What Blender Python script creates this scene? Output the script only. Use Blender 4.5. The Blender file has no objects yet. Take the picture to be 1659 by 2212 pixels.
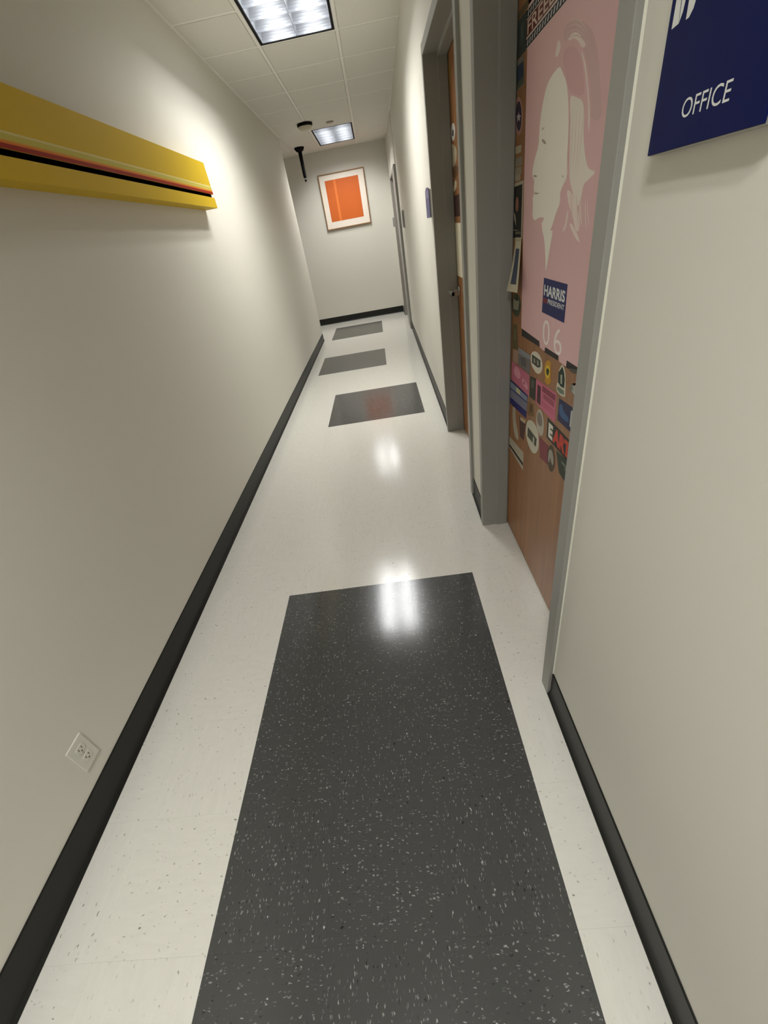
import bpy, bmesh, math, random, json
from mathutils import Vector, Matrix
random.seed(7)
S = bpy.context.scene
COL = S.collection

# ------------------------------------------------------------------ camera
F_PX, PITCH, ROLL, YAW, CAM_H = 875.57, 0.5962, -0.1855, -0.0810, 1.4112
cy_, sy_ = math.cos(YAW), math.sin(YAW)
fwd0 = Vector((sy_, cy_, 0)); right0 = Vector((cy_, -sy_, 0)); up0 = Vector((0, 0, 1))
fwd = math.cos(PITCH)*fwd0 - math.sin(PITCH)*up0
upv = math.sin(PITCH)*fwd0 + math.cos(PITCH)*up0
rgt = math.cos(ROLL)*right0 + math.sin(ROLL)*upv
upc = -math.sin(ROLL)*right0 + math.cos(ROLL)*upv
cam = bpy.data.cameras.new('camera')
cam.sensor_fit = 'HORIZONTAL'; cam.sensor_width = 36.0
cam.lens = F_PX*36.0/1659.0; cam.clip_start = 0.02; cam.clip_end = 100
camo = bpy.data.objects.new('camera', cam); COL.objects.link(camo)
m = Matrix((rgt, upc, -fwd)).transposed().to_4x4(); m.translation = Vector((0, 0, CAM_H))
camo.matrix_world = m
S.camera = camo

# ------------------------------------------------------------------ world and exposure
w = bpy.data.worlds.new('world'); S.world = w; w.use_nodes = True
w.node_tree.nodes['Background'].inputs[0].default_value = (0.5, 0.5, 0.5, 1)
w.node_tree.nodes['Background'].inputs[1].default_value = 0.02
S.view_settings.view_transform = 'Standard'; S.view_settings.look = 'None'
S.view_settings.exposure = 0.36; S.view_settings.gamma = 1.0
try: S.view_settings.use_curve_mapping = False
except Exception: pass
LAMP_W = 46.0                     # watts of each ceiling troffer
LAMP_COL = (0.99, 0.985, 0.965)
LAMP_SPREAD = math.radians(180)

# ------------------------------------------------------------------ dimensions (metres, y runs down the corridor)
XL, XR, H, YL, YE = -1.119, 0.3967, 2.7206, 7.7277, 9.34
BH = 0.118                        # height of the rubber base
YB = -3.0                         # wall behind the camera
GX, GY, GP = -0.6604, 4.6251, 0.6099   # ceiling grid
DXP = 0.118                       # door face behind the wall face

# ------------------------------------------------------------------ materials
def lin(c):
    return tuple(((v/255)/12.92 if v/255 <= 0.04045 else (((v/255)+0.055)/1.055)**2.4) for v in c)
MATS = {}
def mat(name, rgb, rough=0.5, metal=0.0, spec=0.5, noise=0.0, nscale=8.0, bump=0.0, bscale=60.0, emit=0.0):
    if name in MATS: return MATS[name]
    M = bpy.data.materials.new(name); M.use_nodes = True; nt = M.node_tree
    b = nt.nodes['Principled BSDF']; c = lin(rgb)+(1,)
    b.inputs['Base Color'].default_value = c; b.inputs['Roughness'].default_value = rough
    b.inputs['Metallic'].default_value = metal; b.inputs['Specular IOR Level'].default_value = spec
    tc = nt.nodes.new('ShaderNodeTexCoord')
    if noise > 0:
        n = nt.nodes.new('ShaderNodeTexNoise'); n.inputs['Scale'].default_value = nscale; n.inputs['Detail'].default_value = 4
        nt.links.new(tc.outputs['Object'], n.inputs['Vector'])
        mr = nt.nodes.new('ShaderNodeMapRange'); mr.inputs[3].default_value = 1-noise; mr.inputs[4].default_value = 1+noise
        nt.links.new(n.outputs['Fac'], mr.inputs[0])
        mx = nt.nodes.new('ShaderNodeVectorMath'); mx.operation = 'SCALE'; mx.inputs[0].default_value = c[:3]
        nt.links.new(mr.outputs[0], mx.inputs['Scale']); nt.links.new(mx.outputs[0], b.inputs['Base Color'])
    if bump > 0:
        n = nt.nodes.new('ShaderNodeTexNoise'); n.inputs['Scale'].default_value = bscale; n.inputs['Detail'].default_value = 3
        nt.links.new(tc.outputs['Object'], n.inputs['Vector'])
        bp = nt.nodes.new('ShaderNodeBump'); bp.inputs['Strength'].default_value = bump; bp.inputs['Distance'].default_value = 0.002
        nt.links.new(n.outputs['Fac'], bp.inputs['Height']); nt.links.new(bp.outputs[0], b.inputs['Normal'])
    MATS[name] = M; return M

def node(nt, t, **kw):
    n = nt.nodes.new(t)
    for k, v in kw.items(): setattr(n, k, v)
    return n

def vct(name, base, light, dark, lf, df, rough, lamt=1.0, damt=1.0):
    """vinyl composition tile: base colour with streaky light and dark chips laid along the tile's own grain"""
    M = bpy.data.materials.new(name); M.use_nodes = True; nt = M.node_tree; L = nt.links.new
    b = nt.nodes['Principled BSDF']
    tc = node(nt, 'ShaderNodeTexCoord'); oi = node(nt, 'ShaderNodeObjectInfo')
    off = node(nt, 'ShaderNodeMath', operation='MULTIPLY'); L(oi.outputs['Random'], off.inputs[0]); off.inputs[1].default_value = 37.0
    co = node(nt, 'ShaderNodeCombineXYZ'); L(off.outputs[0], co.inputs[0]); L(off.outputs[0], co.inputs[2])
    add = node(nt, 'ShaderNodeVectorMath', operation='ADD'); L(tc.outputs['Object'], add.inputs[0]); L(co.outputs[0], add.inputs[1])
    wn = node(nt, 'ShaderNodeTexNoise'); wn.inputs['Scale'].default_value = 170; wn.inputs['Detail'].default_value = 2
    L(add.outputs[0], wn.inputs['Vector'])
    ws = node(nt, 'ShaderNodeVectorMath', operation='SCALE'); ws.inputs['Scale'].default_value = 0.011
    wsub = node(nt, 'ShaderNodeVectorMath', operation='SUBTRACT'); wsub.inputs[1].default_value = (0.5, 0.5, 0.5)
    L(wn.outputs['Color'], wsub.inputs[0]); L(wsub.outputs[0], ws.inputs[0])
    add2 = node(nt, 'ShaderNodeVectorMath', operation='ADD'); L(add.outputs[0], add2.inputs[0]); L(ws.outputs[0], add2.inputs[1])
    def chips(sx, sy, frac, rad, seed):
        mp = node(nt, 'ShaderNodeMapping'); mp.inputs['Scale'].default_value = (sx, sy, 1); mp.inputs['Location'].default_value = (seed, seed*1.7, seed*.3)
        L(add2.outputs[0], mp.inputs['Vector'])
        v = node(nt, 'ShaderNodeTexVoronoi'); v.inputs['Scale'].default_value = 1.0; L(mp.outputs[0], v.inputs['Vector'])
        sp = node(nt, 'ShaderNodeSeparateColor'); L(v.outputs['Color'], sp.inputs[0])
        gt = node(nt, 'ShaderNodeMath', operation='GREATER_THAN'); L(sp.outputs[0], gt.inputs[0]); gt.inputs[1].default_value = 1-frac
        mr = node(nt, 'ShaderNodeMapRange'); mr.inputs[1].default_value = rad; mr.inputs[2].default_value = rad*.6
        mr.inputs[3].default_value = 0; mr.inputs[4].default_value = 1; L(v.outputs['Distance'], mr.inputs[0])
        mu = node(nt, 'ShaderNodeMath', operation='MULTIPLY'); L(gt.outputs[0], mu.inputs[0]); L(mr.outputs[0], mu.inputs[1])
        mu2 = node(nt, 'ShaderNodeMath', operation='MULTIPLY'); L(mu.outputs[0], mu2.inputs[0]); L(sp.outputs[1], mu2.inputs[1])
        return mu2.outputs[0]
    l1 = chips(95, 330, lf, .42, 3.1); l2 = chips(75, 150, lf*.16, .26, 9.7)
    d1 = chips(90, 240, df, .36, 15.3); d2 = chips(50, 110, df*.5, .26, 21.9)
    n2 = node(nt, 'ShaderNodeTexNoise'); n2.inputs['Scale'].default_value = 1.0; n2.inputs['Detail'].default_value = 5; n2.inputs['Roughness'].default_value = .7
    mp2 = node(nt, 'ShaderNodeMapping'); mp2.inputs['Scale'].default_value = (14, 50, 14); L(add.outputs[0], mp2.inputs['Vector']); L(mp2.outputs[0], n2.inputs['Vector'])
    mr2 = node(nt, 'ShaderNodeMapRange'); mr2.inputs[1].default_value = .3; mr2.inputs[2].default_value = .7; mr2.inputs[3].default_value = .97; mr2.inputs[4].default_value = 1.03; L(n2.outputs['Fac'], mr2.inputs[0])
    bc = node(nt, 'ShaderNodeVectorMath', operation='SCALE'); bc.inputs[0].default_value = lin(base); L(mr2.outputs[0], bc.inputs['Scale'])
    cur = bc.outputs[0]
    def mixin(cur, fac, col, amt):
        mf = node(nt, 'ShaderNodeMath', operation='MULTIPLY'); L(fac, mf.inputs[0]); mf.inputs[1].default_value = amt; mf.use_clamp = True
        mx = node(nt, 'ShaderNodeMix', data_type='RGBA'); L(mf.outputs[0], mx.inputs[0]); L(cur, mx.inputs[6]); mx.inputs[7].default_value = lin(col)+(1,)
        return mx.outputs[2]
    cur = mixin(cur, l1, light, lamt); cur = mixin(cur, l2, light, lamt*1.6)
    cur = mixin(cur, d1, dark, damt); cur = mixin(cur, d2, dark, damt*1.3)
    L(cur, b.inputs['Base Color'])
    # waxed surface: slightly uneven gloss
    n3 = node(nt, 'ShaderNodeTexNoise'); n3.inputs['Scale'].default_value = 3.0; L(tc.outputs['Object'], n3.inputs['Vector'])
    mr3 = node(nt, 'ShaderNodeMapRange'); mr3.inputs[3].default_value = rough*.8; mr3.inputs[4].default_value = rough*1.25; L(n3.outputs['Fac'], mr3.inputs[0]); L(mr3.outputs[0], b.inputs['Roughness'])
    n4 = node(nt, 'ShaderNodeTexNoise'); n4.inputs['Scale'].default_value = 22.0; n4.inputs['Detail'].default_value = 3; L(add.outputs[0], n4.inputs['Vector'])
    bp = node(nt, 'ShaderNodeBump'); bp.inputs['Strength'].default_value = .10; bp.inputs['Distance'].default_value = .0015; L(n4.outputs['Fac'], bp.inputs['Height']); L(bp.outputs[0], b.inputs['Normal'])
    b.inputs['IOR'].default_value = 1.5; b.inputs['Specular IOR Level'].default_value = .55
    return M

WALL = mat('wall_paint', (217, 214, 203), .55, spec=.3, bump=.06, bscale=220)
WALLE = WALL
CEILM = mat('ceiling_tile', (224, 222, 213), .9, spec=.1, noise=.03, nscale=60, bump=.35, bscale=180)
TEE = mat('tee_white', (240, 238, 230), .5)
BASE = mat('rubber_base', (22, 23, 20), .45, spec=.35, noise=.08, nscale=20)
FRAME = mat('frame_paint', (147, 146, 140), .42, noise=.02, nscale=5)
CAULK = mat('caulk', (222, 220, 204), .6)
WHITET = vct('vct_white', (215, 213, 204), (222, 221, 213), (112, 110, 98), .10, .10, .15, .5, .75)
DARKT = vct('vct_dark', (68, 69, 68), (188, 189, 184), (22, 22, 20), .22, .10, .15, .60, .9)
SLAB = mat('floor_slab', (170, 166, 150), .5)
BLACK = mat('black_plastic', (7, 7, 7), .7, spec=.15)
IVORY = mat('ivory_plastic', (200, 192, 170), .5)
WHITE = mat('white_plastic', (214, 212, 202), .4)
SLOT = mat('slot_dark', (70, 66, 48), .7)
STEEL = mat('brushed_steel', (170, 168, 160), .32, metal=.9)
LOUV = mat('louver_metal', (124, 127, 132), .30, metal=.85)
REFL = mat('troffer_white', (235, 236, 238), .5)
SILVER = mat('silver_edge', (178, 176, 166), .4, metal=.3)
NAVY = mat('sign_navy', (12, 22, 76), .5, spec=.12)
PRINTW = mat('print_white', (222, 224, 220), .5)

def wood():
    M = bpy.data.materials.new('door_wood'); M.use_nodes = True; nt = M.node_tree; L = nt.links.new; b = nt.nodes['Principled BSDF']
    tc = node(nt, 'ShaderNodeTexCoord'); mp = node(nt, 'ShaderNodeMapping'); mp.inputs['Scale'].default_value = (30, 30, 1.6); L(tc.outputs['Object'], mp.inputs[0])
    n = node(nt, 'ShaderNodeTexNoise'); n.inputs['Scale'].default_value = 1.2; n.inputs['Detail'].default_value = 6; L(mp.outputs[0], n.inputs['Vector'])
    r = node(nt, 'ShaderNodeValToRGB'); r.color_ramp.elements[0].position = .3; r.color_ramp.elements[1].position = .7
    r.color_ramp.elements[0].color = lin((134, 88, 46))+(1,); r.color_ramp.elements[1].color = lin((156, 106, 60))+(1,)
    L(n.outputs['Fac'], r.inputs[0]); L(r.outputs[0], b.inputs['Base Color']); b.inputs['Roughness'].default_value = .38
    return M
WOOD = wood()

def ink(name, rgb, rough=.45, noise=0.0, nscale=40): return mat('ink_'+name, rgb, rough, noise=noise, nscale=nscale, spec=.2)

# ------------------------------------------------------------------ mesh helpers
class MB:
    def __init__(s): s.v = []; s.f = []; s.m = []; s.sm = []
    def add(s, vs, fs, mi=0, smooth=False):
        o = len(s.v); s.v += [tuple(v) for v in vs]; s.f += [tuple(i+o for i in f) for f in fs]; s.m += [mi]*len(fs); s.sm += [smooth]*len(fs); return s
    def box(s, x0, x1, y0, y1, z0, z1, mi=0):
        vs = [(x, y, z) for z in (z0, z1) for y in (y0, y1) for x in (x0, x1)]
        return s.add(vs, [(0, 2, 3, 1), (4, 5, 7, 6), (0, 1, 5, 4), (2, 6, 7, 3), (0, 4, 6, 2), (1, 3, 7, 5)], mi)
    def prism(s, pts, axis, a, b, mi=0, smooth=False):
        """extrude the 2-D outline along axis ('x','y','z') from a to b"""
        def P(p, t): return {'x': (t, p[0], p[1]), 'y': (p[0], t, p[1]), 'z': (p[0], p[1], t)}[axis]
        ar = sum(pts[i][0]*pts[(i+1) % len(pts)][1]-pts[(i+1) % len(pts)][0]*pts[i][1] for i in range(len(pts)))
        if (ar < 0) != (axis == 'y'): pts = pts[::-1]
        n = len(pts); vs = [P(p, a) for p in pts]+[P(p, b) for p in pts]
        if a > b: vs = [P(p, b) for p in pts]+[P(p, a) for p in pts]
        fs = [tuple(range(n))[::-1], tuple(range(n, 2*n))]
        s.add(vs, fs, mi)
        s.add(vs, [(i, (i+1) % n, n+(i+1) % n, n+i) for i in range(n)], mi, smooth); return s
    def lathe(s, prof, c, axis='z', n=28, mi=0):
        """prof: (radius, height) pairs; axis z through c"""
        vs = []; k = len(prof)
        for i in range(n):
            t = 2*math.pi*i/n
            for r, h in prof:
                p = (r*math.cos(t), r*math.sin(t), h)
                if axis == 'x': p = (h, p[0], p[1])
                if axis == 'y': p = (p[1], h, p[0])
                vs.append((c[0]+p[0], c[1]+p[1], c[2]+p[2]))
        fs = [(i*k+j, ((i+1) % n)*k+j, ((i+1) % n)*k+j+1, i*k+j+1) for i in range(n) for j in range(k-1)]
        return s.add(vs, fs, mi, True)
    def tube(s, pts, r, n=10, mi=0):
        pts = [Vector(p) for p in pts]; rs = r if isinstance(r, (list, tuple)) else [r]*len(pts)
        vs = []; 
        for i, p in enumerate(pts):
            d = (pts[min(i+1, len(pts)-1)]-pts[max(i-1, 0)]).normalized()
            a = Vector((0, 0, 1)) if abs(d.z) < .9 else Vector((1, 0, 0))
            u = d.cross(a).normalized(); v = d.cross(u).normalized()
            vs += [tuple(p+(u*math.cos(2*math.pi*j/n)+v*math.sin(2*math.pi*j/n))*rs[i]) for j in range(n)]
        fs = [(i*n+j, i*n+(j+1) % n, (i+1)*n+(j+1) % n, (i+1)*n+j) for i in range(len(pts)-1) for j in range(n)]
        s.add(vs, fs, mi, True)
        s.add(vs[:n], [tuple(range(n))[::-1]], mi); s.add(vs[-n:], [tuple(range(n))], mi); return s
    def build(s, name, mats, parent=None, bevel=0.0):
        me = bpy.data.meshes.new(name)
        off = Vector((0, 0, 0))
        if parent is not None:
            p = parent
            while p is not None: off += p.location; p = p.parent
        me.from_pydata([(v[0]-off.x, v[1]-off.y, v[2]-off.z) for v in s.v], [], s.f); me.validate()
        for mm in (mats if isinstance(mats, (list, tuple)) else [mats]): me.materials.append(mm)
        if len(me.polygons) == len(s.f):
            for i, p in enumerate(me.polygons): p.material_index = s.m[i]; p.use_smooth = s.sm[i]
        bm = bmesh.new(); bm.from_mesh(me); bmesh.ops.recalc_face_normals(bm, faces=bm.faces); bm.to_mesh(me); bm.free()
        o = bpy.data.objects.new(name, me); COL.objects.link(o)
        if parent is not None: o.parent = parent
        if bevel > 0:
            md = o.modifiers.new('bevel', 'BEVEL'); md.width = bevel; md.segments = 2; md.limit_method = 'ANGLE'
        return o
def thing(name, label, cat, loc, group=None):
    o = bpy.data.objects.new(name, None); o.empty_display_size = .05; COL.objects.link(o); o.location = loc
    o['label'] = label; o['category'] = cat
    if group: o['group'] = group
    return o
def tag(o, label, cat, group=None):
    o['label'] = label; o['category'] = cat
    if group: o['group'] = group
    return o
def struct(o): o['kind'] = 'structure'; return o
def sroot(name, loc=(0, 0, 0)):
    o = bpy.data.objects.new(name, None); o.empty_display_size = .05; COL.objects.link(o); o.location = loc; o['kind'] = 'structure'; return o
def copy(o, parent, loc):
    c = o.copy(); COL.objects.link(c); c.parent = parent; c.location = loc; return c
def text_mesh(txt, quad, xf, thick, bold=0.0):
    """flat letters mapped into the quad (TL, TR, BR, BL as (y, z)) on the plane x = xf, facing -x; returns an MB"""
    cu = bpy.data.curves.new('t', 'FONT'); cu.body = txt; cu.size = 1; cu.offset = bold; cu.resolution_u = 4
    to = bpy.data.objects.new('t', cu); COL.objects.link(to)
    me = bpy.data.meshes.new_from_object(to.evaluated_get(bpy.context.evaluated_depsgraph_get()))
    vs = [v.co.copy() for v in me.vertices]; fs = [tuple(p.vertices) for p in me.polygons]
    bpy.data.objects.remove(to); bpy.data.curves.remove(cu); bpy.data.meshes.remove(me)
    x0, x1 = min(v.x for v in vs), max(v.x for v in vs); y0, y1 = min(v.y for v in vs), max(v.y for v in vs)
    TL, TR, BR, BL = [Vector(q) for q in quad]; mb = MB(); out = []
    for v in vs:
        a, b = (v.x-x0)/(x1-x0), (v.y-y0)/(y1-y0)
        p = (BL*(1-a)+BR*a)*(1-b)+(TL*(1-a)+TR*a)*b
        out.append((xf, p.x, p.y))
    mb.add(out, fs)
    return mb

# ================================================================== SETTING
# ---- floor: a slab with vinyl tiles laid on it
floor = sroot('floor')
MB().box(-4.2, 1.2, YB-.1, YE+.1, -.12, -.0035).build('subfloor', SLAB, floor)
yl = [1.4515+.3075*k for k in range(-6, 21)]                # row lines up to the fourth inlay
yl += [7.6015+.2785*k for k in range(1, 5)]; yl += [9.03, YE]
xl = [XL, -.9657+.0, -.6627, -.3579, -.0531, .2517, .5348]
TM = {}
def tile(x0, x1, y0, y1, dark, turn):
    g = .00006; sx, sy = x1-x0-2*g, y1-y0-2*g
    if turn: sx, sy = sy, sx
    key = (round(sx, 3), round(sy, 3), dark)
    c = ((x0+x1)/2, (y0+y1)/2)
    if key not in TM:
        b = MB(); hx, hy, e = sx/2, sy/2, .00012
        vs = [(-hx, -hy, -.0035), (hx, -hy, -.0035), (hx, hy, -.0035), (-hx, hy, -.0035), (-hx, -hy, -e), (hx, -hy, -e), (hx, hy, -e), (-hx, hy, -e),
              (-hx+e, -hy+e, 0), (hx-e, -hy+e, 0), (hx-e, hy-e, 0), (-hx+e, hy-e, 0)]
        fs = [(0, 1, 5, 4), (1, 2, 6, 5), (2, 3, 7, 6), (3, 0, 4, 7), (4, 5, 9, 8), (5, 6, 10, 9), (6, 7, 11, 10), (7, 4, 8, 11), (8, 9, 10, 11)]
        b.add(vs, fs); o = b.build('floor_tile', DARKT if dark else WHITET, floor); TM[key] = o; o.location = (c[0], c[1], 0)
    else: o = copy(TM[key], floor, (c[0], c[1], 0))
    if turn: o.rotation_euler = (0, 0, math.pi/2)
    if dark: o['label'] = 'dark grey speckled floor tile'
    return o
def is_dark(i, r):
    y = (yl[r]+yl[r+1])/2
    if y < 1.4515: return i in (2, 3, 4)
    if 3.6 < y < 4.53: return i in (2, 3, 4)
    if 5.44 < y < 6.38: return i in (1, 2, 3)
    if 7.6 < y < 8.72: return i in (1, 2, 3)
    return False
for r in range(len(yl)-1):
    for i in range(len(xl)-1):
        d = is_dark(i, r)
        tile(xl[i], xl[i+1], yl[r], yl[r+1], d, (i+r) % 2 == 0)
    if yl[r] > 7.5:
        for i in range(2): tile(XL-.3048*(i+1), XL-.3048*i, yl[r], yl[r+1], False, (i+r) % 2 == 1)
MB().box(XL, .5348, YB, yl[0]-.0003, -.0035, 0).build('vinyl_sheet', WHITET, floor)
MB().box(-4.1, XL-.6100, YL+.1, YE, -.0035, 0).build('vinyl_sheet', WHITET, floor)

# ---- walls
struct(MB().box(XL-.15, XL, YB, YL, -.003, H+.15).build('wall_left', WALL))
XB = .408                         # the wall beyond the second door
struct(MB().box(-4.2, .75, YE, YE+.12, -.003, H+.15).build('wall_far', WALL))
struct(MB().box(-4.2, .75, YB-.12, YB, -.003, H+.15).build('wall_near', WALL))
struct(MB().box(-4.2, -4.1, YL-1, YE, -.003, H+.15).build('wall_side', WALL))
struct(MB().box(-4.1, XL-.15, YL-.15, YL, -.003, H+.15).build('wall_return', WALL))
D1 = (.804, .855, 1.803, 1.846); D2 = (2.122, 2.17, 3.098, 3.135); D3 = (7.47, 7.93, 8.86, 8.91)
wr = MB(); TK = .30
wr.box(XR, XR+TK, YB, D1[0]+.02, -.003, H+.15)
wr.prism([(XR, D1[3]-.02), (XR+.006, D2[0]+.02), (XR+TK, D2[0]+.02), (XR+TK, D1[3]-.02)], 'z', -.003, H+.15)
wr.prism([(XB, D2[3]-.02), (.458, D3[0]+.02), (XR+TK, D3[0]+.02), (XR+TK, D2[3]-.02)], 'z', -.003, H+.15)
wr.box(.436, XR+TK, D3[3]-.02, YE, -.003, H+.15)
wr.box(XR, XR+TK, D1[0]+.02, D1[3]-.02, 2.16, H+.15)
wr.box(XR+.006, XR+TK, D2[0]+.02, D2[3]-.02, 2.16, H+.15)
wr.box(.45, XR+TK, D3[0]+.02, D3[3]-.02, 2.14, H+.15)
struct(wr.build('wall_right', WALL))

# ---- doors
def door(name, xw, D, zt, xf=None, pil=0.0, leafy=True):
    """hollow metal frame with a rebate stop and a flush wooden leaf; xw wall face, D = outer, inner, inner, outer along y"""
    root = sroot(name, (xw, (D[1]+D[2])/2, 0)); f = xw-.015 if xf is None else xf; xs = xw+.062; xe = xw+DXP-.003
    def jamb(yo, yi, s):
        e = yi+s*.007
        pts = [(f, yo), (f, yi), (xs, yi), (xs, e), (xe, e), (xe, yi), (xe+.06, yi), (xe+.06, yo)]
        j = MB().prism(pts, 'z', -.003, zt+.046).build('jamb', FRAME, root, .002); return j
    jamb(D[0], D[1], 1); jamb(D[3], D[2], -1)
    z = zt
    MB().prism([(f+.0004, z+.046), (f+.0004, z), (xs, z), (xs, z-.016), (xe, z-.016), (xe, z), (xe+.06, z), (xe+.06, z+.046)], 'y', D[1]-.001, D[2]+.001).build('frame_head', FRAME, root, .002)
    leaf = MB().box(xw+DXP, xw+DXP+.044, D[1]+.002, D[2]-.002, .009, zt-.003).build('door_leaf', WOOD, root, .0015)
    return root, leaf
d1, leaf1 = door('door_1', XR, D1, 2.13)
d2, leaf2 = door('door_2', XR+.006, D2, 2.135)
d3, leaf3 = door('door_3', .436, D3, 2.125, xf=.424)
# sealant bead where the near frame meets the wall
MB().prism([(XR-.0035, D1[0]-.0003), (XR-.0003, D1[0]-.0035), (XR-.0002, D1[0])], 'z', BH, 2.176).build('caulk_line', CAULK, d1)
def lever(root, xd, yr, z, sgn, ln):
    """lever handle: round rose, neck, and a lever that runs along the door towards +y (sgn 1) or -y"""
    h = MB().lathe([(0, 0), (.027, 0), (.027, -.007), (.024, -.010), (0, -.010)], (xd, yr, z), 'x', 24).build('rose', STEEL, root)
    b = MB()
    b.tube([(xd-.008, yr, z), (xd-.05, yr, z), (xd-.06, yr+sgn*.010, z)], [.010, .010, .011], 12)
    xx = xd-.062
    pts = [(xx-.007, z-.011), (xx+.006, z-.011), (xx+.009, z), (xx+.006, z+.011), (xx-.007, z+.011), (xx-.010, z)]
    b.prism([(p[0], p[1]) for p in pts], 'y', yr-sgn*.008, yr+sgn*ln)
    b.prism([(p[0]+(.035 if k in (1, 2, 3) else 0), p[1]) for k, p in enumerate(pts)], 'y', yr+sgn*(ln-.014), yr+sgn*ln)
    return b.build('lever_handle', STEEL, root, .002)
lever(d1, XR+DXP, .905, 1.015, 1, .115)
lever(d2, XR+.006+DXP, 3.035, 1.02, -1, .12)
lever(d3, .436+DXP, 8.80, 1.0, -1, .12)

# ---- rubber base
def base(name, a, b, nx, ny, seg=None):
    """cove base from plan point a to b; (nx, ny) points into the corridor"""
    t = .004
    prof = [(0, .001), (t+.010, .001), (t+.0095, .003), (t+.004, .010), (t+.001, .018), (t, .028), (t, BH-.003), (t-.0015, BH), (0, BH)]
    vs = []; k = len(prof)
    for (px, py) in (a, b): vs += [(px+nx*p, py+ny*p, h) for p, h in prof]
    fs = [(j, j+1, k+j+1, k+j) for j in range(k-1)]+[(k-1, 0, k, 2*k-1), tuple(range(k)), tuple(range(k, 2*k))]
    return struct(MB().add(vs, fs).build(name, BASE))
base('baseboard_left', (XL, YB), (XL, YL+.004), 1, 0)
base('baseboard_left_return', (XL+.004, YL), (-4.1, YL), 0, 1)
base('baseboard_far', (-4.1, YE), (.424, YE), 0, -1)
base('baseboard_right_near', (XR, YB), (XR, D1[0]), -1, 0)
base('baseboard_right_between', (XR, D1[3]), (XR+.006, D2[0]), -1, 0)
base('baseboard_right_beyond', (XB, D2[3]), (.458, D3[0]), -1, 0)
base('baseboard_right_far', (.436, D3[3]), (.436, YE), -1, 0)

# ---- suspended ceiling
ceil = sroot('ceiling', (0, 0, H))
kmin, kmax = -12, 7
rows = [GY+GP*k for k in range(kmin, kmax+1)]
LIGHTS = [(-.8639, -.2540), (3.4053, 4.6251), (7.6746, 8.8944)]
def in_light(y): return any(a-.01 < y < b+.01 for a, b in LIGHTS)
TW = .012
CT = {}
def ctile(x0, x1, y0, y1):
    key = (round(x1-x0, 3), round(y1-y0, 3)); c = ((x0+x1)/2, (y0+y1)/2, H)
    if key in CT: return copy(CT[key], ceil, (c[0], c[1], 0))
    hx, hy = (x1-x0)/2, (y1-y0)/2; e = TW-.001; b = MB()
    # tegular edge: face drops 1 mm past the tee flange, rebated lip rests on it
    f = TW+.004
    vs = []
    for (ox, oy, z) in ((.001, .001, .018), (.001, .001, .003), (f, f, .003), (f, f, -.001), (f+.002, f+.002, -.003)):
        vs += [(c[0]-hx+ox, c[1]-hy+oy, H+z), (c[0]+hx-ox, c[1]-hy+oy, H+z), (c[0]+hx-ox, c[1]+hy-oy, H+z), (c[0]-hx+ox, c[1]+hy-oy, H+z)]
    fs = [(0, 1, 2, 3), (16, 17, 18, 19)]+[(4*r+i, 4*r+(i+1) % 4, 4*r+4+(i+1) % 4, 4*r+4+i) for r in range(4) for i in range(4)]
    vs = [(v[0]-c[0], v[1]-c[1], v[2]-H) for v in vs]
    b.add(vs, fs); o = b.build('ceiling_tile', CEILM); o.parent = ceil; o.location = (c[0], c[1], 0); CT[key] = o; return o
ex = .46
for k in range(len(rows)):
    y0 = rows[k]; y1 = rows[k+1] if k+1 < len(rows) else YE
    if y1-y0 < .1: continue
    ctile(XL, GX, y0, y1)
    if not in_light((y0+y1)/2): ctile(GX, GX+GP, y0, y1)
    ctile(GX+GP, ex, y0, y1)
    if y0 > YL-.2:
        for i in range(2): ctile(GX-GP*(i+2), GX-GP*(i+1) if i else XL, y0, y1)
MB().box(-4.1, GX-GP*3, YL, YE, H+.0, H+.02).build('ceiling_tile', CEILM, ceil)
MB().box(-4.2, .75, YB, YE, H+.15, H+.2).build('deck', SLAB, ceil)
def tee(name, x0, x1, y0, y1):
    b = MB().box(x0, x1, y0, y1, H-.0012, H+.0008)
    if x1-x0 < y1-y0: b.box((x0+x1)/2-.001, (x0+x1)/2+.001, y0, y1, H, H+.035)
    else: b.box(x0, x1, (y0+y1)/2-.001, (y0+y1)/2+.001, H, H+.035)
    return b.build(name, TEE, ceil)
tee('main_tee', GX-TW, GX+TW, YB, YE); tee('main_tee', GX+GP-TW, GX+GP+TW, YB, YE)
for y in rows:
    tee('cross_tee', XL, GX-TW, y-TW, y+TW); tee('cross_tee', GX+GP+TW, ex, y-TW, y+TW)
    if not any(a+.01 < y < b-.01 for a, b in LIGHTS): tee('cross_tee', GX+TW, GX+GP-TW, y-TW, y+TW)
    if y > YL: tee('cross_tee', GX-GP*3, XL, y-TW, y+TW)
tee('main_tee', GX-GP*2-TW, GX-GP*2+TW, YL, YE)
MB().box(XL, XL+.020, YB, YL, H-.002, H).build('wall_angle', TEE, ceil)
MB().prism([(XR-.02, YB), (XR+.006-.02, 3.1), (.458-.02, D3[0]), (.436-.02, YE), (.5, YE), (.5, YB)], 'z', H-.002, H).build('wall_angle', TEE, ceil)
MB().box(-4.1, .45, YE-.02, YE, H-.002, H+.0002).build('wall_angle', TEE, ceil)
MB().box(-4.1, XL, YL, YL+.02, H-.002, H+.0002).build('wall_angle', TEE, ceil)

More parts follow.
